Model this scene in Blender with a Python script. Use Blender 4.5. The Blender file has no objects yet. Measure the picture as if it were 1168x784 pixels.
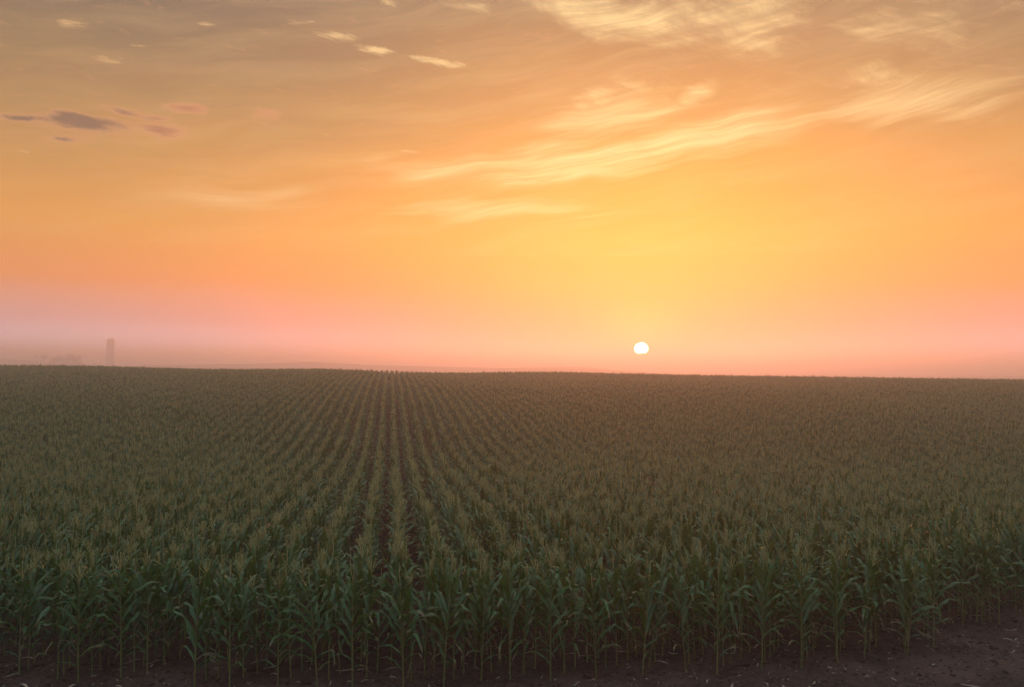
import bpy, math, random
import numpy as np
from mathutils import Vector, Matrix, noise
R = math.radians
random.seed(7)
rng = np.random.default_rng(11)
scene = bpy.context.scene
COL = scene.collection

# ------------------------------------------------------------------ camera
F = 917.0
PITCH, ROLL, HC = 1.80, 0.50, 5.6
cam_rot = Matrix.Rotation(R(90 + PITCH), 4, 'X') @ Matrix.Rotation(R(ROLL), 4, 'Z')
cd = bpy.data.cameras.new('camera')
cam = bpy.data.objects.new('camera', cd)
COL.objects.link(cam)
cam.matrix_world = Matrix.Translation((0, 0, HC)) @ cam_rot
cd.sensor_width = 36
cd.lens = 36 * F / 1168
cd.clip_start = 0.1
cd.clip_end = 20000
scene.camera = cam
R3 = cam_rot.to_3x3()

def ray(px, py):
    return (R3 @ Vector(((px - 584) / F, -(py - 392) / F, -1))).normalized()
def azel(px, py):
    d = ray(px, py)
    return math.degrees(math.atan2(d.x, d.y)), math.degrees(math.asin(d.z))

# ------------------------------------------------------------------ terrain height
def sstep(a, b, x):
    t = np.clip((x - a) / (b - a), 0, 1)
    return t * t * (3 - 2 * t)
# long section of the field along the view: level headland, a shallow dip, then a slope rising to the crest
_PZ = [-5000, 14, 20, 25, 30, 35, 40, 46, 53, 60, 68, 80, 95, 110, 122, 130, 145, 170, 200, 240, 9000]
_PH = [0, 0, -.08, -.28, -.52, -.74, -.80, -.62, -.15, .50, 1.12, 1.75, 2.22, 2.60, 2.88, 2.86, 2.15, .6, -1.0, -2.0, -2.0]
_TZ = np.arange(-20, 320, .5)
_k = np.exp(-(np.arange(-16, 17) * .5 / 2.6) ** 2); _k /= _k.sum()
_TH = np.convolve(np.pad(np.interp(_TZ, _PZ, _PH), 16, mode='edge'), _k, 'valid')
def height(x, y):
    x = np.asarray(x, float); y = np.asarray(y, float)
    yf = y - 0.10 * np.clip(x, -40, 60) * sstep(22, 40, y) * (1 - sstep(60, 95, y))
    rise = np.interp(yf, _TZ, _TH)
    side = -0.0050 * np.clip(x, -160, 160) * sstep(20, 110, y) * (1 - sstep(170, 320, y))
    und = (0.10 * np.sin(x * 0.071 + 0.6) * np.sin(y * 0.093 + 1.1) + 0.07 * np.sin(x * 0.16 + y * 0.05)) * sstep(22, 50, y)
    return rise + side + und

def ground_at(px, py):
    d = ray(px, py)
    t = 5.0
    for _ in range(4000):
        x, y, z = d.x * t, d.y * t, HC + d.z * t
        if z <= float(height(x, y)): break
        t += 0.02
    return x, y

# ------------------------------------------------------------------ node helpers
def new_mat(name):
    m = bpy.data.materials.new(name); m.use_nodes = True
    nt = m.node_tree; nt.nodes.clear()
    return m, nt
def N(nt, typ, **kw):
    n = nt.nodes.new(typ)
    for k, v in kw.items(): setattr(n, k, v)
    return n
def setin(nt, n, i, v):
    if isinstance(v, bpy.types.NodeSocket): nt.links.new(v, n.inputs[i])
    elif v is not None: n.inputs[i].default_value = v
def M(nt, op, a, b=None, c=None, clamp=False):
    n = N(nt, 'ShaderNodeMath', operation=op, use_clamp=clamp)
    setin(nt, n, 0, a); setin(nt, n, 1, b); setin(nt, n, 2, c)
    return n.outputs[0]
def MIX(nt, f, a, b, blend='MIX'):
    n = N(nt, 'ShaderNodeMix', data_type='RGBA', blend_type=blend, clamp_factor=True)
    setin(nt, n, 0, f); setin(nt, n, 6, a); setin(nt, n, 7, b)
    return n.outputs[2]
def MR(nt, v, a, b, c=0., d=1., kind='LINEAR'):
    n = N(nt, 'ShaderNodeMapRange', interpolation_type=kind, clamp=True)
    setin(nt, n, 0, v)
    for i, q in enumerate((a, b, c, d)): setin(nt, n, 1 + i, q)
    return n.outputs[0]
def NOISE(nt, vec, scale, detail=3, rough=.55, dist=0.):
    n = N(nt, 'ShaderNodeTexNoise')
    if vec is not None: nt.links.new(vec, n.inputs['Vector'])
    n.inputs['Scale'].default_value = scale; n.inputs['Detail'].default_value = detail
    n.inputs['Roughness'].default_value = rough; n.inputs['Distortion'].default_value = dist
    return n.outputs[0]
def RAMP(nt, f, stops, interp='EASE'):
    n = N(nt, 'ShaderNodeValToRGB'); cr = n.color_ramp; cr.interpolation = interp
    while len(cr.elements) > 1: cr.elements.remove(cr.elements[-1])
    for i, (p, c) in enumerate(stops):
        e = cr.elements[0] if i == 0 else cr.elements.new(p)
        e.position = p; e.color = (*c, 1)
    setin(nt, n, 0, f)
    return n.outputs[0]
def lin(*c):
    return tuple((v / 255 / 12.92 if v / 255 <= .04045 else ((v / 255 + .055) / 1.055) ** 2.4) for v in c)
def rgba(c): return (*c, 1)

# ------------------------------------------------------------------ sky (world)
SUN_AZ, SUN_EL = azel(731.5, 398)
LIGHT_EL = SUN_EL + 0.7      # lamp deliberately raised above the visible disc to brighten the low haze
def build_world():
    w = bpy.data.worlds.new('World'); scene.world = w; w.use_nodes = True
    nt = w.node_tree; nt.nodes.clear()
    tc = N(nt, 'ShaderNodeTexCoord').outputs['Generated']
    sp = N(nt, 'ShaderNodeSeparateXYZ'); nt.links.new(tc, sp.inputs[0])
    X, Y, Z = sp.outputs
    az = M(nt, 'MULTIPLY', M(nt, 'ARCTAN2', X, Y), 180 / math.pi)
    el = M(nt, 'MULTIPLY', M(nt, 'ARCSINE', Z), 180 / math.pi)
    elr = M(nt, 'DIVIDE', el, 90.0, clamp=True)
    # soft unevenness of the air layers
    vv = N(nt, 'ShaderNodeCombineXYZ'); nt.links.new(M(nt, 'MULTIPLY', az, .035), vv.inputs[0]); nt.links.new(M(nt, 'MULTIPLY', el, .16), vv.inputs[1])
    soft = M(nt, 'SUBTRACT', NOISE(nt, vv.outputs[0], 1.6, 4, .6, .6), .5)
    elw = M(nt, 'ADD', elr, M(nt, 'MULTIPLY', soft, MR(nt, el, 0, 12, 0.004, 0.045)), clamp=True)
    A = [(0, (236, 250, 255)), (1.5, (226, 226, 255)), (3.0, (216, 168, 176)), (5.5, (234, 136, 54)), (9, (218, 144, 36)),
         (13, (188, 130, 50)), (17, (148, 110, 58)), (21, (114, 92, 62)), (26, (80, 72, 62)), (34, (156, 154, 160)), (50, (224, 234, 250)), (90, (232, 246, 255))]
    B = [(0, (240, 150, 146)), (1.0, (240, 122, 100)), (2.2, (245, 100, 30)), (3.6, (250, 112, 0)), (6, (250, 146, 0)), (9, (248, 162, 0)),
         (13, (234, 152, 10)), (17, (202, 140, 50)), (21, (172, 122, 60)), (26, (138, 110, 74)), (34, (170, 156, 152)), (50, (224, 234, 250)), (90, (232, 246, 255))]
    cA = RAMP(nt, elw, [(e / 90, lin(*c)) for e, c in A], 'LINEAR')
    cB = RAMP(nt, elw, [(e / 90, lin(*c)) for e, c in B], 'LINEAR')
    daz = M(nt, 'SUBTRACT', az, SUN_AZ)
    def gauss(v, s):
        q = M(nt, 'DIVIDE', v, s)
        return M(nt, 'EXPONENT', M(nt, 'MULTIPLY', M(nt, 'MULTIPLY', q, q), -1.0))
    col = MIX(nt, gauss(daz, 23.0), cA, cB)
    # dusk side of the sky, behind the camera
    back = MR(nt, M(nt, 'ABSOLUTE', daz), 75, 150, 0, 1, 'SMOOTHSTEP')
    cC = RAMP(nt, elr, [(0, lin(92, 90, 106)), (10 / 90, lin(98, 96, 114)), (25 / 90, lin(134, 140, 166)), (50 / 90, lin(224, 236, 252)), (1, lin(232, 246, 255))], 'LINEAR')
    col = MIX(nt, back, col, cC)
    base_col = col
    # ---------------- clouds: high cirrus and a few low flakes
    dvec = N(nt, 'ShaderNodeCombineXYZ'); nt.links.new(az, dvec.inputs[0]); nt.links.new(el, dvec.inputs[1])
    D0 = dvec.outputs[0]
    def pull(vec, fac, lo):
        n = N(nt, 'ShaderNodeVectorMath', operation='MULTIPLY_ADD'); nt.links.new(vec, n.inputs[0]); n.inputs[1].default_value = fac
        if isinstance(lo, tuple): n.inputs[2].default_value = lo
        else: nt.links.new(lo, n.inputs[2])
        return n.outputs[0]
    wn = N(nt, 'ShaderNodeTexNoise'); nt.links.new(pull(D0, (.14, .26, 1), (3.1, 1.7, 0)), wn.inputs['Vector']); wn.inputs['Scale'].default_value = 1; wn.inputs['Detail'].default_value = 1.2
    D = pull(wn.outputs['Color'], (3.2, 1.9, 0), pull(D0, (1, 1, 0), (-1.6, -.95, 0)))   # gently bent sky coordinates
    def streak_noise(rot, sx, sy, detail, rough, off):
        mp = N(nt, 'ShaderNodeMapping', vector_type='TEXTURE'); nt.links.new(D, mp.inputs[0])
        mp.inputs['Rotation'].default_value = (0, 0, R(rot)); mp.inputs['Location'].default_value = (off, off * .7, 0)
        mp.inputs['Scale'].default_value = (1 / sx, 1 / sy, 1)
        return NOISE(nt, mp.outputs[0], 1.0, detail, rough, .15)
    n_cir = streak_noise(9, .085, .85, 6, .62, 0.)          # long wisps
    n_swirl = streak_noise(-16, .17, .50, 6, .64, 5.)
    n_fine = streak_noise(-6, .62, 2.5, 5, .72, 11.7)
    def ell(p0, p1, wid, src=None):
        """oval between two directions (points of the photo), wid = half breadth in degrees; 1 in the middle, 0 at the rim"""
        a0, l0 = azel(*p0); a1, l1 = azel(*p1)
        mp = N(nt, 'ShaderNodeMapping', vector_type='TEXTURE'); nt.links.new(src or D, mp.inputs[0])
        mp.inputs['Location'].default_value = ((a0 + a1) / 2, (l0 + l1) / 2, 0)
        mp.inputs['Rotation'].default_value = (0, 0, math.atan2(l1 - l0, a1 - a0))
        mp.inputs['Scale'].default_value = (math.hypot(a1 - a0, l1 - l0) * .5, wid, 1)
        g = N(nt, 'ShaderNodeTexGradient', gradient_type='SPHERICAL'); nt.links.new(mp.outputs[0], g.inputs[0])
        return g.outputs['Fac']
    def group(items, src=None):
        tot = None
        for p0, p1, wd, g in items:
            e = ell(p0, p1, wd, src)
            if g != 1: e = M(nt, 'MULTIPLY', e, g)
            tot = e if tot is None else M(nt, 'MAXIMUM', tot, e)
        return tot
    def carve(mask, nz, k, lo, hi):
        return MR(nt, M(nt, 'MULTIPLY_ADD', nz, 1.9, M(nt, 'MULTIPLY_ADD', mask, k, -.45)), lo, hi, 0, 1, 'SMOOTHSTEP')
    g1 = group([((440, 202), (860, 158), 2.3, 1.), ((640, 178), (1010, 120), 2.2, .95), ((860, 138), (1260, 78), 2.0, .85), ((540, 200), (800, 184), 1.3, 1.),
                ((560, 160), (880, 100), 2.6, .62), ((330, 200), (700, 176), 1.9, .62), ((-20, 224), (470, 222), 1.8, .50), ((340, 236), (780, 230), 1.1, .75), ((900, 120), (1260, 130), 1.6, .55)])
    c1 = carve(g1, n_cir, 1.30, .62, 1.62)
    g2 = group([((560, -22), (860, 48), 2.1, 1.), ((700, -10), (1000, 60), 3.2, .75), ((860, 48), (1260, 10), 2.2, .62), ((570, 130), (820, 74), 2.6, .55),
                ((760, 128), (836, 84), 1.0, .8), ((470, 14), (620, 0), 1.0, .5), ((800, 78), (1250, 90), 2.6, .45)])
    c1 = M(nt, 'MAXIMUM', c1, carve(g2, n_swirl, 1.20, .66, 1.62))
    flakes = group([((388, 50), (470, 64), .55, .9), ((440, 60), (560, 80), .48, 1.), ((334, 34), (428, 46), .60, .9), ((305, 26), (378, 26), .42, .75), ((36, 18), (124, 34), .80, .75),
                ((206, 25), (262, 30), .34, .7), ((84, 64), (162, 72), .52, .8), ((134, 50), (184, 54), .25, .6), ((415, -6), (472, 10), .6, .75), ((430, 168), (498, 176), .3, .7),
                ((352, 150), (392, 157), .34, .6), ((-10, 166), (60, 175), .5, .6), ((0, 147), (50, 153), .3, .55), ((684, 31), (718, 37), .35, .5), ((470, 12), (600, 2), .8, .5)], D0)
    c1 = M(nt, 'MAXIMUM', c1, M(nt, 'MULTIPLY', carve(flakes, n_fine, 1.25, .90, 1.55), .85))
    n_fib = streak_noise(8, .075, 2.2, 6, .62, 21.)
    c1 = M(nt, 'MULTIPLY', c1, MR(nt, n_fib, .36, .64, .45, 1.0))
    veil = MR(nt, n_cir, .42, .78, 0, .22)
    c1 = M(nt, 'MAXIMUM', c1, veil)
    sunside = gauss(daz, 26.0)
    ccol = MIX(nt, sunside, rgba(lin(226, 174, 112)), rgba(lin(255, 222, 150)))
    col = MIX(nt, M(nt, 'MULTIPLY', c1, .95), col, ccol)
    dark = group([((4, 131), (190, 150), .80, 1.), ((30, 131), (116, 138), .70, 1.), ((-30, 132), (80, 137), .34, .8), ((138, 141), (232, 156), .70, .95), ((100, 118), (178, 138), .42, .75),
                  ((146, 131), (210, 139), .42, .7), ((178, 122), (246, 126), .46, .9), ((30, 156), (112, 160), .36, .5), ((272, 129), (334, 133), .6, .6)], D0)
    n_dk = streak_noise(-6, .40, 1.5, 6, .70, 31.)
    dc = M(nt, 'MULTIPLY_ADD', n_dk, 2.0, M(nt, 'MULTIPLY_ADD', dark, 1.25, -.60))
    warmer = MR(nt, az, azel(120, 140)[0], azel(200, 140)[0])
    core = MIX(nt, warmer, rgba(lin(104, 74, 52)), rgba(lin(172, 106, 64)))
    col = MIX(nt, MR(nt, dc, .52, 1.22, 0, .95, 'SMOOTHSTEP'), col, MIX(nt, MR(nt, dc, .70, 1.35), rgba(lin(212, 146, 96)), core))
    cloud_col = col
    col = base_col
    # glow and disc of the low sun, its foot cut by the haze bank
    delv = M(nt, 'SUBTRACT', el, SUN_EL)
    delq = M(nt, 'MULTIPLY', delv, 1.12)
    r2 = M(nt, 'ADD', M(nt, 'MULTIPLY', daz, daz), M(nt, 'MULTIPLY', delq, delq))
    dy2 = M(nt, 'MULTIPLY', M(nt, 'SUBTRACT', delv, 1.6), .55)
    g2 = M(nt, 'EXPONENT', M(nt, 'MULTIPLY', M(nt, 'ADD', M(nt, 'MULTIPLY', M(nt, 'MULTIPLY', daz, daz), .10), M(nt, 'MULTIPLY', dy2, dy2)), -1.0))
    col = MIX(nt, M(nt, 'MULTIPLY', g2, .55), col, rgba(lin(255, 192, 20)))
    sunv = M(nt, 'SQRT', r2)
    disc = M(nt, 'MULTIPLY', MR(nt, sunv, .41, .52, 1, 0, 'SMOOTHSTEP'), MR(nt, delv, -.36, -.27, 0, 1, 'SMOOTHSTEP'))
    gl = M(nt, 'EXPONENT', M(nt, 'MULTIPLY', sunv, -1.5))
    # below the horizon: dim earth
    col = MIX(nt, MR(nt, el, -3, -.5, 1, 0, 'SMOOTHSTEP'), col, rgba((.05, .045, .04)))
    nis = N(nt, 'ShaderNodeTexSky', sky_type='NISHITA')
    nis.sun_disc = False; nis.sun_elevation = R(LIGHT_EL); nis.sun_rotation = R(SUN_AZ)
    nis.air_density = 1.5; nis.dust_density = 4.0
    def VM(op, a, b=None, sc_=None):
        n = N(nt, 'ShaderNodeVectorMath', operation=op)
        for i, v in ((0, a), (1, b)):
            if v is None: continue
            if isinstance(v, tuple): n.inputs[i].default_value = v
            else: nt.links.new(v, n.inputs[i])
        if sc_ is not None:
            if isinstance(sc_, float): n.inputs['Scale'].default_value = sc_
            else: nt.links.new(sc_, n.inputs['Scale'])
        return n.outputs[0]
    extra = VM('ADD', VM('SCALE', nis.outputs[0], None, NIS), VM('SCALE', (1.0, .38, .06), None, M(nt, 'MULTIPLY', gl, SUN_GLOW)))
    lowgain = MR(nt, el, .3, 4.0, 1.6, 1.0, 'SMOOTHERSTEP')   # the air just above the horizon is the brightest
    low = VM('ADD', VM('ADD', extra, VM('SCALE', col, None, M(nt, 'MULTIPLY', lowgain, SKY_GAIN))), VM('SCALE', (1.0, .84, .58), None, M(nt, 'MULTIPLY', disc, SUN_DISC)))
    high = VM('ADD', extra, VM('SCALE', cloud_col, None, M(nt, 'MULTIPLY', lowgain, SKY_GAIN)))
    b1 = N(nt, 'ShaderNodeBackground'); nt.links.new(low, b1.inputs[0])
    b2 = N(nt, 'ShaderNodeBackground'); nt.links.new(high, b2.inputs[0])
    # the clouds only stand in one part of the sky: elsewhere the plain sky is read
    zone = M(nt, 'MULTIPLY', M(nt, 'MULTIPLY', M(nt, 'GREATER_THAN', el, 8.0), M(nt, 'LESS_THAN', el, 32.0)), M(nt, 'LESS_THAN', M(nt, 'ABSOLUTE', az), 44.0))
    ms = N(nt, 'ShaderNodeMixShader'); nt.links.new(zone, ms.inputs[0]); nt.links.new(b1.outputs[0], ms.inputs[1]); nt.links.new(b2.outputs[0], ms.inputs[2])
    out = N(nt, 'ShaderNodeOutputWorld'); nt.links.new(ms.outputs[0], out.inputs[0])
    w.cycles.sampling_method = 'MANUAL'; w.cycles.sample_map_resolution = 1024
NIS, SKY_GAIN, SUN_GLOW, SUN_DISC = 0.05, 1.04, .35, 45.0
build_world()

sd = bpy.data.lights.new('sun', 'SUN'); sun = bpy.data.objects.new('sun', sd); COL.objects.link(sun)
sd.energy = 3.6; sd.angle = R(0.6); sd.color = (1.0, .26, .10)
sdir = Vector((math.sin(R(SUN_AZ)) * math.cos(R(LIGHT_EL)), math.cos(R(SUN_AZ)) * math.cos(R(LIGHT_EL)), math.sin(R(LIGHT_EL))))
sun.rotation_euler = sdir.to_track_quat('Z', 'Y').to_euler()

# ------------------------------------------------------------------ materials
def mat_leaf():
    m, nt = new_mat('corn_leaf')
    oi = N(nt, 'ShaderNodeObjectInfo')
    at = N(nt, 'ShaderNodeAttribute', attribute_name='leafuv'); sp = N(nt, 'ShaderNodeSeparateXYZ'); nt.links.new(at.outputs['Vector'], sp.inputs[0])
    u, v = sp.outputs[0], sp.outputs[1]                     # u across -1..1, v along 0..1
    age = sp.outputs[2]
    geo = N(nt, 'ShaderNodeTexCoord').outputs['Object']
    nz = NOISE(nt, geo, 9, 3)
    vein = M(nt, 'ADD', M(nt, 'MULTIPLY', M(nt, 'SINE', M(nt, 'MULTIPLY', u, 42.0)), .5), .5)
    base = MIX(nt, oi.outputs['Random'], rgba((.018, .098, .026)), rgba((.050, .156, .034)))
    base = MIX(nt, MR(nt, nz, .35, .7, 0, .6), base, rgba((.020, .102, .040)))
    base = MIX(nt, M(nt, 'MULTIPLY', vein, .25), base, rgba((.065, .130, .035)))
    rib = MR(nt, M(nt, 'ABSOLUTE', u), .03, .12, .75, 0)
    base = MIX(nt, rib, base, rgba((.15, .19, .08)))
    dry = MR(nt, M(nt, 'ADD', M(nt, 'ADD', v, M(nt, 'MULTIPLY', nz, .35)), M(nt, 'MULTIPLY', age, .55)), 1.08, 1.32, 0, .85)
    base = MIX(nt, dry, base, rgba((.20, .15, .075)))
    p = N(nt, 'ShaderNodeBsdfPrincipled'); nt.links.new(base, p.inputs['Base Color'])
    p.inputs['Roughness'].default_value = .38; p.inputs['Specular IOR Level'].default_value = .50
    bp = N(nt, 'ShaderNodeBump'); bp.inputs['Strength'].default_value = .35; bp.inputs['Distance'].default_value = .003
    nt.links.new(M(nt, 'ADD', vein, M(nt, 'MULTIPLY', nz, .8)), bp.inputs['Height']); nt.links.new(bp.outputs[0], p.inputs['Normal'])
    tr = N(nt, 'ShaderNodeBsdfTranslucent'); nt.links.new(MIX(nt, .5, base, rgba((.13, .20, .02))), tr.inputs[0])
    ms = N(nt, 'ShaderNodeMixShader'); ms.inputs[0].default_value = .30
    nt.links.new(p.outputs[0], ms.inputs[1]); nt.links.new(tr.outputs[0], ms.inputs[2])
    nt.links.new(ms.outputs[0], N(nt, 'ShaderNodeOutputMaterial').inputs[0])
    return m
def mat_simple(name, c1, c2, scale, rough=.7, bump=.3, trans=None, coord='Object', spec=.4):
    m, nt = new_mat(name)
    tc = N(nt, 'ShaderNodeTexCoord').outputs[coord]
    nz = NOISE(nt, tc, scale, 4, .6)
    oi = N(nt, 'ShaderNodeObjectInfo')
    f = MR(nt, M(nt, 'ADD', nz, M(nt, 'MULTIPLY', M(nt, 'SUBTRACT', oi.outputs['Random'], .5), .3)), .3, .7)
    c = MIX(nt, f, rgba(c1), rgba(c2))
    p = N(nt, 'ShaderNodeBsdfPrincipled'); nt.links.new(c, p.inputs['Base Color']); p.inputs['Roughness'].default_value = rough
    p.inputs['Specular IOR Level'].default_value = spec
    bp = N(nt, 'ShaderNodeBump'); bp.inputs['Strength'].default_value = bump; bp.inputs['Distance'].default_value = .01
    nt.links.new(nz, bp.inputs['Height']); nt.links.new(bp.outputs[0], p.inputs['Normal'])
    last = p.outputs[0]
    if trans:
        tr = N(nt, 'ShaderNodeBsdfTranslucent'); nt.links.new(c, tr.inputs[0])
        ms = N(nt, 'ShaderNodeMixShader'); ms.inputs[0].default_value = trans
        nt.links.new(last, ms.inputs[1]); nt.links.new(tr.outputs[0], ms.inputs[2]); last = ms.outputs[0]
    nt.links.new(last, N(nt, 'ShaderNodeOutputMaterial').inputs[0])
    return m
def mat_soil():
    m, nt = new_mat('field_soil')
    tc = N(nt, 'ShaderNodeNewGeometry').outputs['Position']
    n1 = NOISE(nt, tc, .8, 5, .6); n2 = NOISE(nt, tc, 9, 6, .65); n3 = NOISE(nt, tc, 60, 4, .6)
    c = MIX(nt, MR(nt, n1, .38, .64), rgba((.026, .016, .013)), rgba((.070, .044, .034)))
    c = MIX(nt, MR(nt, n2, .40, .68, 0, .6), c, rgba((.098, .072, .060)))
    c = MIX(nt, MR(nt, n3, .52, .75, 0, .5), c, rgba((.018, .012, .010)))
    p = N(nt, 'ShaderNodeBsdfPrincipled'); nt.links.new(c, p.inputs['Base Color']); p.inputs['Roughness'].default_value = .95
    p.inputs['Specular IOR Level'].default_value = .15
    b1 = N(nt, 'ShaderNodeBump'); b1.inputs['Strength'].default_value = .9; b1.inputs['Distance'].default_value = .05; nt.links.new(n2, b1.inputs['Height'])
    b2 = N(nt, 'ShaderNodeBump'); b2.inputs['Strength'].default_value = .8; b2.inputs['Distance'].default_value = .012; nt.links.new(n3, b2.inputs['Height']); nt.links.new(b1.outputs[0], b2.inputs['Normal'])
    nt.links.new(b2.outputs[0], p.inputs['Normal'])
    nt.links.new(p.outputs[0], N(nt, 'ShaderNodeOutputMaterial').inputs[0])
    return m
LEAF = mat_leaf()
TASSEL = mat_simple('corn_tassel', (.25, .26, .09), (.43, .42, .18), 22, .75, .2, .25)
STALK = mat_simple('corn_stalk', (.075, .10, .030), (.16, .175, .060), 7, .5, .2)
SOIL = mat_soil()

# ------------------------------------------------------------------ mesh helpers
def mesh(name, verts, faces, mat, smooth=True, luv=None):
    me = bpy.data.meshes.new(name)
    me.from_pydata([tuple(v) for v in verts], [], faces)
    if smooth: me.polygons.foreach_set('use_smooth', [True] * len(me.polygons))
    if luv is not None:
        a = me.attributes.new('leafuv', 'FLOAT_VECTOR', 'POINT'); a.data.foreach_set('vector', np.array(luv, dtype=np.float32).ravel())
    me.materials.append(mat); me.update()
    return me
def obj(name, me, parent=None, loc=None):
    o = bpy.data.objects.new(name, me); COL.objects.link(o)
    if parent: o.parent = parent
    if loc: o.location = loc
    return o
def tag(o, label=None, cat=None, group=None, kind=None):
    if label: o['label'] = label
    if cat: o['category'] = cat
    if group: o['group'] = group
    if kind: o['kind'] = kind
    return o
def empty(name, loc, label, cat, group=None):
    o = bpy.data.objects.new(name, None); COL.objects.link(o); o.location = loc; o.empty_display_size = .2
    return tag(o, label, cat, group)
def tube(V, Fs, pts, rad, sides=6, cap=True):
    b = len(V); n = len(pts)
    for i, p in enumerate(pts):
        p = Vector(p)
        t = (Vector(pts[min(i + 1, n - 1)]) - Vector(pts[max(i - 1, 0)])).normalized()
        a = Vector((1, 0, 0)) if abs(t.x) < .8 else Vector((0, 1, 0))
        e1 = t.cross(a).normalized(); e2 = t.cross(e1)
        for k in range(sides):
            th = 2 * math.pi * k / sides
            V.append(p + (e1 * math.cos(th) + e2 * math.sin(th)) * rad[i])
    for i in range(n - 1):
        for k in range(sides):
            k2 = (k + 1) % sides
            Fs.append((b + i * sides + k, b + i * sides + k2, b + (i + 1) * sides + k2, b + (i + 1) * sides + k))
    if cap:
        Fs.append(tuple(b + k for k in range(sides))[::-1]); Fs.append(tuple(b + (n - 1) * sides + k for k in range(sides)))

# ------------------------------------------------------------------ corn plant variants
def leaf_geo(r, h0, azm, L, W, phi0, bend, pw, twist, side, age, cx, cy, nseg=15):
    V, Fs, UV = [], [], []
    f1, ph1 = r.uniform(2.4, 4.2), r.uniform(0, 6.28); ph2 = r.uniform(0, 6.28)
    kink = r.uniform(.45, .8) if r.random() < .33 else None
    pos = Vector((cx, cy, h0)); a = azm
    ds = L / nseg
    for i in range(nseg + 1):
        s = i / nseg
        phi = phi0 + bend * s ** pw
        if kink and s > kink: phi += .9
        phi = min(phi, 2.75)
        a = azm + side * s * s
        t = Vector((math.sin(phi) * math.cos(a), math.sin(phi) * math.sin(a), math.cos(phi)))
        if i: pos = pos + t * ds
        B = Vector((-math.sin(a), math.cos(a), 0)); Nn = B.cross(t).normalized()
        tw = twist * s ** 1.5
        B2 = B * math.cos(tw) + Nn * math.sin(tw); N2 = Nn * math.cos(tw) - B * math.sin(tw)
        w = W * .5 * min(1, .42 + 2.6 * s) * max(.015, (1 - s ** 2.3)) ** .85
        fold = (.75 - .55 * s)
        for j, u in enumerate((-1, -.5, 0, .5, 1)):
            wave = .016 * math.sin(2 * math.pi * f1 * s + (ph1 if u < 0 else ph2)) * abs(u) ** 2 * min(1, 3 * s) * (W / .085)
            off = B2 * (u * w * math.cos(fold)) - N2 * (abs(u) * w * math.sin(fold) * -1 - wave)
            V.append(pos + off); UV.append((u, s, age))
    for i in range(nseg):
        for j in range(4):
            q = i * 5 + j
            Fs.append((q, q + 1, q + 6, q + 5))
    return V, Fs, UV
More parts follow.
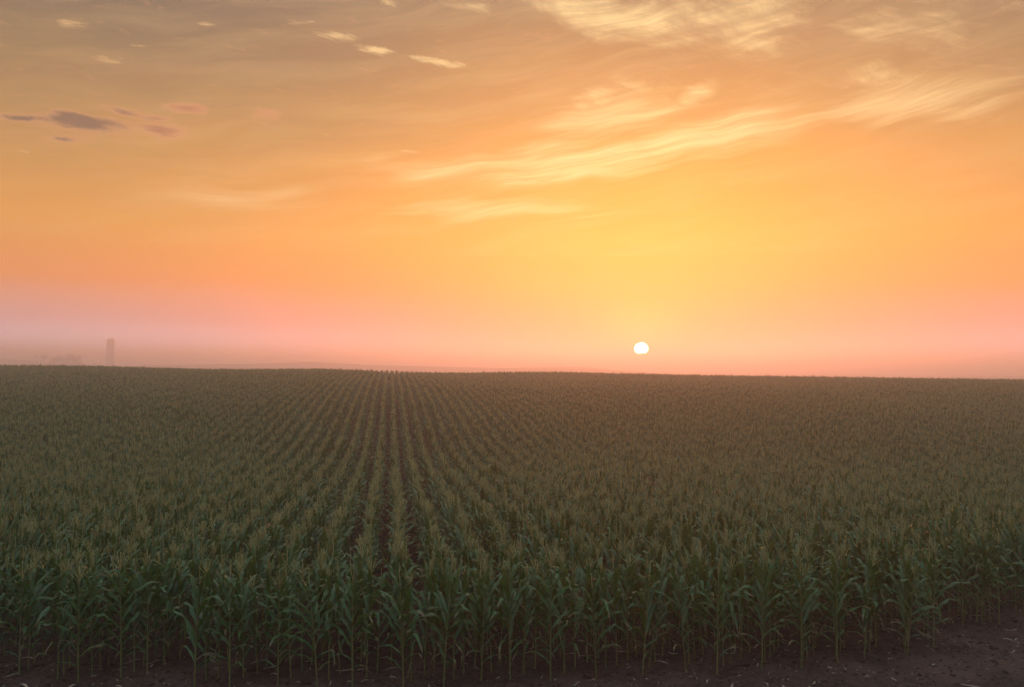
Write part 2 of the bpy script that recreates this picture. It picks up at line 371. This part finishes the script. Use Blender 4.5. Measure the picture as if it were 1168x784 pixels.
def make_variant(idx):
    r = random.Random(100 + idx)
    H = r.uniform(1.62, 1.76)
    lean = (r.uniform(-.05, .05), r.uniform(-.05, .05))
    def stem(z): q = z / H; return lean[0] * q * q, lean[1] * q * q
    # stalk with nodes
    V, Fs, pts, rad = [], [], [], []
    nn = 13
    for k in range(nn + 1):
        z = H * k / nn; x, y = stem(z)
        rr = .0145 * (1 - .6 * (k / nn)) + .001
        if k: pts.append((x, y, z - .012)); rad.append(rr * 1.02)
        pts.append((x, y, z)); rad.append(rr * 1.22)
        if k < nn: pts.append((x, y, z + .012)); rad.append(rr)
    pts[0] = (0, 0, -.04)
    tx, ty = stem(H); pts.append((tx * 1.1, ty * 1.1, H + .12)); rad.append(.0045)
    tube(V, Fs, pts, rad, 7)
    for k in range(5):  # brace roots at the foot
        a = r.uniform(0, 6.28); tube(V, Fs, [(0, 0, .06), (math.cos(a) * .035, math.sin(a) * .035, -.03)], [.004, .003], 4)
    parts = [('stalk', mesh('stalk', V, Fs, STALK))]
    nl = r.randint(12, 14)
    az0 = r.uniform(-.3, .3)
    for i in range(nl):
        q = i / (nl - 1)
        h = .30 + (H - .08 - .30) * q ** .92 + r.uniform(-.02, .02)
        azm = az0 + math.pi * (i % 2) + r.uniform(-.38, .38)
        if q < .2:
            L = r.uniform(.45, .68); W = r.uniform(.045, .07); phi0 = r.uniform(.55, .9); bend = r.uniform(1.3, 2.0); age = r.uniform(.4, 1.0)
        elif q < .72:
            L = r.uniform(.66, .92); W = r.uniform(.095, .125); phi0 = r.uniform(.38, .62); bend = r.uniform(.9, 1.9); age = r.uniform(0, .45)
        else:
            L = r.uniform(.42, .62) * (1.15 - .3 * (q - .72) / .28); W = r.uniform(.085, .11); phi0 = r.uniform(.14, .40); bend = r.uniform(.25, 1.5); age = r.uniform(0, .4)
        cx, cy = stem(h)
        g = leaf_geo(r, h, azm, L, W, phi0, bend, r.uniform(1.2, 2.0), r.uniform(-1.1, 1.1), r.uniform(-.5, .5), age, cx, cy)
        parts.append(('leaf', mesh('leaf', g[0], g[1], LEAF, luv=g[2])))
    # tassel
    V, Fs = [], []
    bx, by, bz = tx * 1.1, ty * 1.1, H + .10
    spread = r.uniform(.55, 1.1) if idx % 4 else r.uniform(.12, .3)
    def branch(z0, L, phi, a, rr):
        pts, rad, p = [], [], Vector((bx, by, z0))
        n = 7
        for k in range(n + 1):
            s = k / n
            ph = phi * (1.0 + .25 * s * s) if k else phi * .5
            pts.append(tuple(p)); rad.append(rr * (.55 if k == 0 else (1.25 if k % 2 else .85)) * (1 - .55 * s ** 2))
            p = p + Vector((math.sin(ph) * math.cos(a), math.sin(ph) * math.sin(a), math.cos(ph))) * (L / n)
        tube(V, Fs, pts, rad, 4)
    branch(bz, r.uniform(.28, .36), .04, 0, .0082)
    nb = r.choice((5, 7, 8, 9, 10, 12)) if idx % 5 != 3 else 0
    for k in range(nb):
        branch(bz + .10 * k / nb - .02, r.uniform(.23, .34) * (1 - .25 * k / nb), (.85 - .45 * k / nb) * spread * r.uniform(.8, 1.2), k * 2.4 + r.uniform(-.4, .4), .0053)
    parts.append(('tassel', mesh('tassel', V, Fs, TASSEL)))
    return parts
NVAR = 22
VARS = [make_variant(i) for i in range(NVAR)]

# combined meshes (for the crop that goes on to the crest)
def combine(parts, name):
    V, Fs, UV, mi = [], [], [], []
    mats = [STALK, LEAF, TASSEL]
    for nm, me in parts:
        b = len(V); V += [tuple(v.co) for v in me.vertices]
        if 'leafuv' in me.attributes:
            UV += [tuple(d.vector) for d in me.attributes['leafuv'].data]
        else: UV += [(0, 0, 0)] * len(me.vertices)
        for p in me.polygons:
            Fs.append(tuple(b + q for q in p.vertices)); mi.append(0 if nm == 'stalk' else 1 if nm == 'leaf' else 2)
    me = mesh(name, V, Fs, STALK, luv=UV); me.materials.append(LEAF); me.materials.append(TASSEL)
    me.polygons.foreach_set('material_index', mi)
    return me
lib = bpy.data.collections.new('corn_library')      # never linked to the scene
for i, pr in enumerate(VARS):
    o = bpy.data.objects.new('corn_variant_%02d' % i, combine(pr, 'corn_variant_%02d' % i)); lib.objects.link(o)

# ------------------------------------------------------------------ planting plan
ax = math.atan((445 - 584) / F)
DR = np.array([math.sin(ax), math.cos(ax)]); PR = np.array([math.cos(ax), -math.sin(ax)])
LEAD = [(22, 770), (89, 780), (138, 775), (168, 768), (222, 787), (262, 783), (317, 783), (362, 785), (402, 783), (460, 786), (506, 786), (549, 776),
        (582, 778), (628, 778), (680, 774), (733, 770), (782, 765), (818, 770), (869, 764), (914, 762), (955, 756), (986, 754), (1035, 750), (1065, 738),
        (1098, 716), (1140, 712)]
lead_w = [np.array(ground_at(*p)) for p in LEAD]
edge_px = [(-500, 770), (-60, 770)] + LEAD + [(1168, 703), (1320, 695), (1700, 690)]
edge_w = [ground_at(*p) for p in edge_px]
ex = np.array([e[0] for e in edge_w]); ey = np.array([e[1] for e in edge_w]); o_ = np.argsort(ex); ex, ey = ex[o_], ey[o_]
def edge_y(x): return np.interp(x, ex, ey)
P0 = float(lead_w[9] @ PR); SP = .76
plants = []   # x, y, lead index, order back, variant-dir
rows_used = {}
for i, w in enumerate(lead_w):
    k = round((float(w @ PR) - P0) / SP)
    while k in rows_used: k += 1
    rows_used[k] = i
END = 150.0
for k in range(-150, 190):
    p = P0 + k * SP
    # where the row meets the field edge
    t = 5.0
    while True:
        x, y = PR * p + DR * t
        if y >= edge_y(x): break
        t += .05
    li = rows_used.get(k, -1)
    if li >= 0:
        x, y = lead_w[li]; plants.append((x, y, li, 0)); t = float(lead_w[li] @ DR) + .36
    order = 1
    while t < END + 40:
        step = (.25 if t < 20 else .19) + rng.normal(0, .045)
        wob = .10 * math.sin(t * .045) * 0
        x, y = PR * (p + rng.normal(0, .015 if t < 100 else .08) + wob) + DR * t
        if li >= 0 and order <= 3:
            dlt = float(lead_w[li] @ PR) - p
            x += PR[0] * dlt * (1 - order / 4); y += PR[1] * dlt * (1 - order / 4)
        if y > END: break
        if abs(x) < .70 * y + 9:
            plants.append((x, y, li, order)); order += 1
        t += max(.15, step)
pl = np.array([(a, b) for a, b, _, _ in plants]); zz = height(pl[:, 0], pl[:, 1])
li = np.array([a[2] for a in plants]); od = np.array([a[3] for a in plants])
# in frame?
Ri = np.array(R3.inverted())
q = np.stack([pl[:, 0], pl[:, 1], zz + 1.2 - HC]) ; c = Ri @ q
px = 584 + F * c[0] / -c[2]
inside = (px > -12) & (px < 1180) & (li >= 0)
dist = np.hypot(pl[:, 0], pl[:, 1])
cand = np.where(inside)[0]; cand = cand[np.argsort(dist[cand] - 3.0 * (od[cand] == 0))][:292]
solo = np.zeros(len(plants), bool); solo[cand] = True
# a plant only stands for itself if those before it in the row do too
ORD = ('zeroth first second third fourth fifth sixth seventh eighth ninth tenth eleventh twelfth thirteenth fourteenth fifteenth sixteenth seventeenth eighteenth '
       'nineteenth twentieth twenty-first twenty-second twenty-third twenty-fourth twenty-fifth twenty-sixth').split()
def rz_of(): return math.pi / 2 + rng.normal(0, .5) + (math.pi if rng.random() < .5 else 0)
GROUP = 'corn plants along the near edge of the field'
made = 0
for n in np.where(solo)[0]:
    v = int(rng.integers(NVAR)); x, y = pl[n]
    if od[n] == 0:
        lab = f'{ORD[li[n] + 1]} corn plant from the left in the front row beside the bare soil'
        if li[n] == 21: lab = 'short stunted corn plant in the front row near the right corner of the field'
        if li[n] == 23: lab = 'corn plant standing out alone at the corner of the field, right'
    else:
        lab = f'{ORD[od[n]]} corn plant back in the row behind the {ORD[li[n] + 1]} front plant from left'
    e = empty('corn_plant', (x, y, float(zz[n])), lab, 'corn plant', GROUP)
    s = rng.normal(.99, .05) * (1.02 if od[n] == 0 else 1.0)
    if li[n] == 21 and od[n] == 0: s *= .72
    e.scale = (s, s, s * rng.normal(1, .015))
    e.rotation_euler = (rng.normal(0, .035), rng.normal(0, .035), rz_of() if od[n] else rng.normal(0, .45) + (math.pi if rng.random() < .5 else 0))
    for nm, me in VARS[v]: obj(nm, me, e)
rest = np.where(~solo)[0]
me = bpy.data.meshes.new('corn_crop')
me.vertices.add(len(rest))
me.vertices.foreach_set('co', np.stack([pl[rest, 0], pl[rest, 1], zz[rest]], 1).astype(np.float32).ravel())
a = me.attributes.new('variant', 'INT', 'POINT'); a.data.foreach_set('value', rng.integers(0, NVAR, len(rest)).astype(np.int32))
rot = np.stack([rng.normal(0, .025, len(rest)), rng.normal(0, .025, len(rest)), math.pi / 2 - ax + rng.normal(0, .22, len(rest)) + math.pi * rng.integers(0, 2, len(rest))], 1)
a = me.attributes.new('rot', 'FLOAT_VECTOR', 'POINT'); a.data.foreach_set('vector', rot.astype(np.float32).ravel())
hv = np.array([noise.noise(Vector((x * .05, y * .05, 3.))) for x, y in pl[rest]])
sc = rng.normal(1.0, .05, len(rest)) + hv * .10
a = me.attributes.new('size', 'FLOAT', 'POINT'); a.data.foreach_set('value', sc.astype(np.float32))
crop = tag(obj('corn_crop', me), 'dense green corn crop running in rows to the misty crest', 'corn crop', None, 'stuff')
ng = bpy.data.node_groups.new('plant_rows', 'GeometryNodeTree')
ng.interface.new_socket('Geometry', in_out='INPUT', socket_type='NodeSocketGeometry'); ng.interface.new_socket('Geometry', in_out='OUTPUT', socket_type='NodeSocketGeometry')
gi = ng.nodes.new('NodeGroupInput'); go = ng.nodes.new('NodeGroupOutput')
ci = ng.nodes.new('GeometryNodeCollectionInfo'); ci.inputs['Collection'].default_value = lib; ci.inputs['Separate Children'].default_value = True; ci.inputs['Reset Children'].default_value = True
ip = ng.nodes.new('GeometryNodeInstanceOnPoints'); ip.inputs['Pick Instance'].default_value = True
def named(t, nm):
    n = ng.nodes.new('GeometryNodeInputNamedAttribute'); n.data_type = t; n.inputs['Name'].default_value = nm; return n.outputs['Attribute']
ng.links.new(gi.outputs[0], ip.inputs['Points']); ng.links.new(ci.outputs[0], ip.inputs['Instance'])
ng.links.new(named('INT', 'variant'), ip.inputs['Instance Index'])
e2r = ng.nodes.new('FunctionNodeEulerToRotation'); ng.links.new(named('FLOAT_VECTOR', 'rot'), e2r.inputs[0]); ng.links.new(e2r.outputs[0], ip.inputs['Rotation'])
ng.links.new(named('FLOAT', 'size'), ip.inputs['Scale']); ng.links.new(ip.outputs[0], go.inputs[0])
md = crop.modifiers.new('rows', 'NODES'); md.node_group = ng
print('plants', len(plants), 'solo', int(solo.sum()))

# ------------------------------------------------------------------ ground sheet
def graded(lo, hi, step, a, b, grow=1.16):
    v = list(np.arange(lo, hi + 1e-6, step)); s = step; x = v[-1]
    while x < b: s *= grow; x += s; v.append(min(x, b))
    s = step; x = v[0]; pre = []
    while x > a: s *= grow; x -= s; pre.append(max(x, a))
    return np.array(pre[::-1] + v)
EXT = 2600.
gx = graded(-11, 15, .055, -EXT, EXT, 1.12); ya = np.arange(12.5, 19.5, .055)
yb = [ya[-1]]; s = .055
while yb[-1] < EXT:
    s = min(s * 1.08, 1.2 if yb[-1] < 180 else 1e9); yb.append(min(yb[-1] + s, EXT))
yf = [ya[0]]; s = .055
while yf[-1] > -EXT: s *= 1.25; yf.append(max(yf[-1] - s, -EXT))
gy = np.concatenate([np.array(yf[1:][::-1]), ya, np.array(yb[1:])])
XX, YY = np.meshgrid(gx, gy)
ZZ = height(XX, YY)
near = (np.abs(XX - 2) < 15) & (YY > 11) & (YY < 21)
idx = np.argwhere(near)
for i, j in idx:
    x, y = XX[i, j], YY[i, j]
    v = Vector((x, y, 0))
    d = .035 * noise.noise(v * 1.3) + .030 * noise.noise(v * 4.5) + .026 * max(0, noise.noise(v * 11) - .05) + .012 * noise.noise(v * 26)
    ZZ[i, j] += d
ny, nx = XX.shape
co = np.stack([XX, YY, ZZ], -1).reshape(-1, 3).astype(np.float32)
ii = (np.arange(ny - 1)[:, None] * nx + np.arange(nx - 1)[None]).ravel()
fa = np.stack([ii, ii + 1, ii + nx + 1, ii + nx], 1).astype(np.int32)
gm = bpy.data.meshes.new('ground'); gm.vertices.add(len(co)); gm.vertices.foreach_set('co', co.ravel())
gm.loops.add(fa.size); gm.loops.foreach_set('vertex_index', fa.ravel()); gm.polygons.add(len(fa))
gm.polygons.foreach_set('loop_start', np.arange(0, fa.size, 4, dtype=np.int32)); gm.update(calc_edges=True)
gm.polygons.foreach_set('use_smooth', [True] * len(fa)); gm.materials.append(SOIL)
tag(obj('ground', gm), 'bare reddish brown tilled soil under and before the corn', 'ground', None, 'structure')
print('ground verts', len(co))

# ------------------------------------------------------------------ litter and clods on the soil
def soil_z(x, y):
    v = Vector((x, y, 0))
    return float(height(x, y)) + .035 * noise.noise(v * 1.3) + .030 * noise.noise(v * 4.5) + .026 * max(0, noise.noise(v * 11) - .05) + .012 * noise.noise(v * 26)
STRAW = mat_simple('dry_straw', (.10, .08, .055), (.32, .27, .19), 6, .8)
STONE = mat_simple('pebble', (.10, .085, .075), (.34, .31, .28), 5, .8)
CLOD = mat_simple('clod', (.034, .023, .019), (.08, .058, .048), 14, .95, .8, spec=.15)
V, Fs = [], []
r = random.Random(5)
for k in range(800):
    x = r.uniform(-11, 15); y = edge_y(x) + r.uniform(-2.2, 1.2)
    if r.random() < .25: y = edge_y(x) + r.uniform(-4.5, 0)
    z = soil_z(x, y) + .006; a = r.uniform(0, 6.28); L = r.choice((.03, .05, .08, .14)) * r.uniform(.6, 1.2); w = r.uniform(.003, .009)
    c, s = math.cos(a), math.sin(a); b = len(V); lift = r.uniform(0, .03)
    for q, (u, zz2) in enumerate(((-.5, 0), (0, lift), (.5, lift * .3))):
        for sd_ in (-1, 1):
            V.append((x + c * L * u - s * w * sd_, y + s * L * u + c * w * sd_, z + zz2 + .004 * sd_))
    Fs += [(b, b + 1, b + 3, b + 2), (b + 2, b + 3, b + 5, b + 4)]
for k in range(70):                                     # fallen corn leaves, curled and dry
    x = r.uniform(-11, 15); y = edge_y(x) + r.uniform(-1.6, 1.6); a = r.uniform(0, 6.28); L = r.uniform(.16, .42); w = r.uniform(.012, .028); cu = r.uniform(-1.4, 1.4)
    z = soil_z(x, y) + .008; b = len(V); n = 7; ph = r.uniform(0, 6)
    for q in range(n + 1):
        u = q / n; aa = a + cu * u; x += math.cos(aa) * L / n; y += math.sin(aa) * L / n; ww = w * math.sin(math.pi * min(.97, u * .9 + .08))
        h = soil_z(x, y) + .010 + .018 * (1 + math.sin(ph + 5 * u)) * .6
        V += [(x - math.sin(aa) * ww, y + math.cos(aa) * ww, h + ww * .5), (x, y, h), (x + math.sin(aa) * ww, y - math.cos(aa) * ww, h + ww * .4)]
    for q in range(n):
        c3 = b + q * 3; Fs += [(c3, c3 + 1, c3 + 4, c3 + 3), (c3 + 1, c3 + 2, c3 + 5, c3 + 4)]
tag(obj('straw_litter', mesh('straw_litter', V, Fs, STRAW)), 'scattered bits of dry straw and leaf on the bare soil', 'plant litter', None, 'stuff')
def blobs(name, n, rad, mat, lab, cat, ylo, yhi, flat=.6):
    V, Fs = [], []
    ico = [(-.526, 0, .851), (.526, 0, .851), (-.526, 0, -.851), (.526, 0, -.851), (0, .851, .526), (0, .851, -.526), (0, -.851, .526), (0, -.851, -.526), (.851, .526, 0), (-.851, .526, 0), (.851, -.526, 0), (-.851, -.526, 0)]
    icf = [(0, 1, 4), (0, 4, 9), (9, 4, 5), (4, 8, 5), (4, 1, 8), (8, 1, 10), (8, 10, 3), (5, 8, 3), (5, 3, 2), (2, 3, 7), (7, 3, 10), (7, 10, 6), (7, 6, 11), (11, 6, 0), (0, 6, 1), (6, 10, 1), (9, 11, 0), (9, 2, 11), (9, 5, 2), (7, 11, 2)]
    for k in range(n):
        x = r.uniform(-11, 15); y = edge_y(x) + r.uniform(ylo, yhi); z = soil_z(x, y)
        R0 = rad * r.lognormvariate(0, .55); a = r.uniform(0, 6.28); c, s = math.cos(a), math.sin(a); sx, sy = r.uniform(.7, 1.4), r.uniform(.6, 1.1); b = len(V)
        for p in ico:
            jx = R0 * r.uniform(.75, 1.25)
            qx, qy, qz = p[0] * jx * sx, p[1] * jx * sy, p[2] * jx * flat
            V.append((x + c * qx - s * qy, y + s * qx + c * qy, z + R0 * .2 + qz))
        Fs += [tuple(b + t for t in f) for f in icf]
    tag(obj(name, mesh(name, V, Fs, mat, smooth=False)), lab, cat, None, 'stuff')
blobs('pebbles', 320, .011, STONE, 'small pale pebbles strewn over the brown soil', 'pebbles', -3.5, 1.0)
blobs('soil_clods', 5200, .020, CLOD, 'loose brown clods of earth along the field edge', 'soil clods', -3.2, 1.2)

# ------------------------------------------------------------------ far things, in the haze
FAR_BARK = mat_simple('far_bark', (.05, .04, .032), (.09, .07, .055), 3, .9)
FAR_LEAF = mat_simple('far_foliage', (.03, .05, .022), (.06, .085, .035), .6, .8, .3, .2)
CONC = mat_simple('silo_concrete', (.66, .65, .64), (.74, .73, .72), .5, .85)
METAL = mat_simple('silo_dome', (.55, .55, .56), (.65, .65, .66), 1.5, .5)
HILL = mat_simple('far_hill', (.035, .045, .022), (.06, .065, .032), .02, .9, coord='Object')
def far_point(px, D):
    d = ray(px, 421); k = D / d.y; return d.x * k, D
def z_for(px, py, D):
    d = ray(px, py); return HC + d.z * D / d.y
def tree(px, D, top_py, wpx, lab, seed, crown_from=.2, loose=1.0, lean=0., n=900, cat='tree', group='far trees in the mist on the left'):
    r = random.Random(seed); w = wpx * D / 560.
    x, y = far_point(px, D); z0 = float(height(x, y)); top = z_for(px, top_py, D) - z0
    root = empty('distant_tree', (x, y, z0), lab, cat, group)
    V, Fs = [], []
    hx = lambda q: lean * top * q
    pts = [(hx(q), 0, top * q) for q in (0, .2, .45, .7, .9)]
    tube(V, Fs, pts, [top * k for k in (.028, .02, .014, .008, .003)], 7)
    limbs = []
    for k in range(8):
        q = r.uniform(max(.15, crown_from), .8); a = r.uniform(0, 6.28); L = w * .42 * r.uniform(.6, 1)
        p0 = Vector((hx(q), 0, top * q)); p1 = p0 + Vector((math.cos(a) * L, math.sin(a) * L, L * .6)); pm = (p0 + p1) / 2 + Vector((0, 0, -L * .08))
        tube(V, Fs, [tuple(p0), tuple(pm), tuple(p1)], [top * .009, top * .006, top * .002], 5); limbs.append(p1)
    obj('trunk', mesh('trunk', V, Fs, FAR_BARK), root)
    V, Fs = [], []
    cl = limbs + [Vector((hx(.85) + r.uniform(-.3, .3) * w, r.uniform(-.3, .3) * w, top * r.uniform(crown_from + .25, .88))) for _ in range(7)]
    for k in range(n):
        c0 = r.choice(cl); rr = w * .24 * loose * abs(r.gauss(.55, .3))
        d = Vector((r.gauss(0, 1), r.gauss(0, 1), r.gauss(0, .8))).normalized() * rr; p = c0 + d
        p.z = min(max(p.z, top * crown_from), top)
        s = r.uniform(.2, .45); e1 = Vector((r.gauss(0, 1), r.gauss(0, 1), r.gauss(0, 1))).normalized(); e2 = e1.orthogonal().normalized(); b = len(V)
        V += [p + e1 * s, p + e2 * s * .7, p - e1 * s, p - e2 * s * .7]; Fs.append((b, b + 1, b + 2, b + 3))
    obj('crown', mesh('crown', V, Fs, FAR_LEAF, smooth=False), root)
TD = 880.
tree(63, TD, 405.5, 8.5, 'rounded misty tree at the left end of the far clump', 1, .1, 1.25, n=2600)
tree(76, TD, 404.5, 9.0, 'broad misty tree in the middle of the far clump', 2, .1, 1.25, n=2600)
tree(88, TD + 6, 405, 8.5, 'rounded misty tree at the right end of the far clump', 3, .1, 1.25, n=2600)
tree(43, TD - 5, 403.5, 2.8, 'thin bare leaning tree left of the far clump in mist', 4, .55, .6, -.10, n=120)
tree(49, TD + 5, 402, 4.6, 'slim tree with a high loose crown between leaning tree and clump', 5, .45, .9, .03, n=520)
tree(108, TD + 40, 414, 3.4, 'tiny low tree near the foot of the misty silo', 6, .1, 1.2, n=420)
tree(226, 950, 414.5, 2.6, 'lone small tree on the misty skyline right of the silo', 7, .2, 1.0, n=260)
def silo():
    x, y = far_point(126, 965.); z0 = float(height(x, y)); top = z_for(126, 385.5, 965.) - z0; rd = 3.8
    root = empty('tower_silo', (x, y, z0), 'tall slim tower silo almost lost in the mist at left', 'silo')
    V, Fs = [], []; n = 32
    ring = []
    hh = 0.; prof = []
    while hh < top - 4.0:
        prof += [(hh, rd), (hh + 1.25, rd), (hh + 1.27, rd + .06), (hh + 1.42, rd + .06), (hh + 1.44, rd)]; hh += 1.5
    b = 0
    for hz, rr in prof:
        for k in range(n): V.append((rr * math.cos(6.28319 * k / n), rr * math.sin(6.28319 * k / n), hz))
    for i in range(len(prof) - 1):
        for k in range(n): Fs.append((i * n + k, i * n + (k + 1) % n, (i + 1) * n + (k + 1) % n, (i + 1) * n + k))
    obj('wall', mesh('wall', V, Fs, CONC), root)
    V, Fs = [], []; zt = prof[-1][0] + .02; st = 7
    for i in range(st + 1):
        t = i / st * math.pi / 2 * .97
        for k in range(n): V.append(((rd + .12) * math.cos(t) * math.cos(6.28319 * k / n), (rd + .12) * math.cos(t) * math.sin(6.28319 * k / n), zt + 3.0 * math.sin(t)))
    for i in range(st):
        for k in range(n): Fs.append((i * n + k, i * n + (k + 1) % n, (i + 1) * n + (k + 1) % n, (i + 1) * n + k))
    Fs.append(tuple(st * n + k for k in range(n)))
    obj('dome', mesh('dome', V, Fs, METAL), root)
    V, Fs = [], []
    tube(V, Fs, [(-rd - .7, -.9, 0), (-rd - .7, -.9, zt + .4)], [.65, .65], 10)
    obj('ladder_chute', mesh('ladder_chute', V, Fs, METAL), root)
silo()
def ridge(name, D, depth, prof, lab):
    """a long low rise of land: crest height follows the skyline profile (points of the photo), full width and depth"""
    pts = []
    pxs = [p[0] for p in prof]; pys = [p[1] for p in prof]
    n = 240; m = 16; V, Fs = [], []
    for i in range(n + 1):
        px_ = pxs[0] + (pxs[-1] - pxs[0]) * i / n; py_ = float(np.interp(px_, pxs, pys))
        zc = z_for(px_, py_, D); x0, _ = far_point(px_, D)
        for j in range(m + 1):
            t = j / m * 2 - 1; yy = D + t * depth
            g = -2.15; z = g + (zc - g) * (math.cos(t * math.pi) * .5 + .5) + .25 * noise.noise(Vector((x0 * .03, yy * .05, D)))* (1 - abs(t))
            V.append((x0 * (1 + t * depth / D), yy, z))
    for i in range(n):
        for j in range(m):
            a = i * (m + 1) + j; Fs.append((a, a + m + 1, a + m + 2, a + 1))
    tag(obj(name, mesh(name, V, Fs, HILL)), lab, 'hill', None, 'structure')
ridge('hill', 1150, 200, [(-900, 424), (-300, 410), (-100, 408), (0, 409.5), (30, 411), (60, 414), (130, 418), (220, 420), (400, 424)], 'low misty hill behind the far trees at left')
ridge('hill', 1080, 190, [(90, 424), (160, 417), (240, 415.5), (300, 415), (335, 413.5), (352, 412.8), (380, 414.2), (420, 416.5), (480, 418), (560, 419.5), (640, 424)], 'long faint misty hill on the skyline left of centre')
ridge('hill', 1000, 170, [(430, 426), (540, 421), (600, 419.2), (640, 418.6), (670, 419.2), (690, 421.5), (720, 424), (800, 428)], 'small faint misty hill just left of the sun')
ridge('hill', 1080, 190, [(950, 436), (1080, 430), (1130, 428.6), (1168, 429), (1300, 426), (1700, 420), (2200, 430)], 'faint misty hill on the skyline at far right')

# ------------------------------------------------------------------ haze
DENS = .0021
HT = 38.6
m, nt = new_mat('haze')
pv = N(nt, 'ShaderNodeVolumePrincipled'); pv.inputs['Color'].default_value = (.995, .99, 1.0, 1); pv.inputs['Density'].default_value = DENS; pv.inputs['Anisotropy'].default_value = .66
nt.links.new(pv.outputs[0], N(nt, 'ShaderNodeOutputMaterial').inputs['Volume'])
lo, hi = (-EXT - 60, -EXT - 60, -4.0), (EXT + 60, EXT + 60, HT)
V = [(lo[0], lo[1], lo[2]), (hi[0], lo[1], lo[2]), (hi[0], hi[1], lo[2]), (lo[0], hi[1], lo[2]), (lo[0], lo[1], hi[2]), (hi[0], lo[1], hi[2]), (hi[0], hi[1], hi[2]), (lo[0], hi[1], hi[2])]
Fs = [(0, 3, 2, 1), (4, 5, 6, 7), (0, 1, 5, 4), (1, 2, 6, 5), (2, 3, 7, 6), (3, 0, 4, 7)]
tag(obj('haze', mesh('haze', V, Fs, m, smooth=False)), 'pale morning mist lying over the field', 'haze', None, 'stuff')

# ------------------------------------------------------------------ render settings
scene.render.engine = 'CYCLES'
cy = scene.cycles
cy.use_denoising = True; cy.denoiser = 'OPENIMAGEDENOISE'
cy.max_bounces = 8; cy.diffuse_bounces = 3; cy.glossy_bounces = 2; cy.transmission_bounces = 4; cy.volume_bounces = 5; cy.transparent_max_bounces = 4
cy.sample_clamp_indirect = 4.0; cy.caustics_reflective = False; cy.caustics_refractive = False
cy.use_adaptive_sampling = True; cy.adaptive_threshold = .02
vs = scene.view_settings
vs.view_transform = 'Standard'; vs.look = 'None'; vs.gamma = 1; vs.exposure = 0.0; vs.use_curve_mapping = False
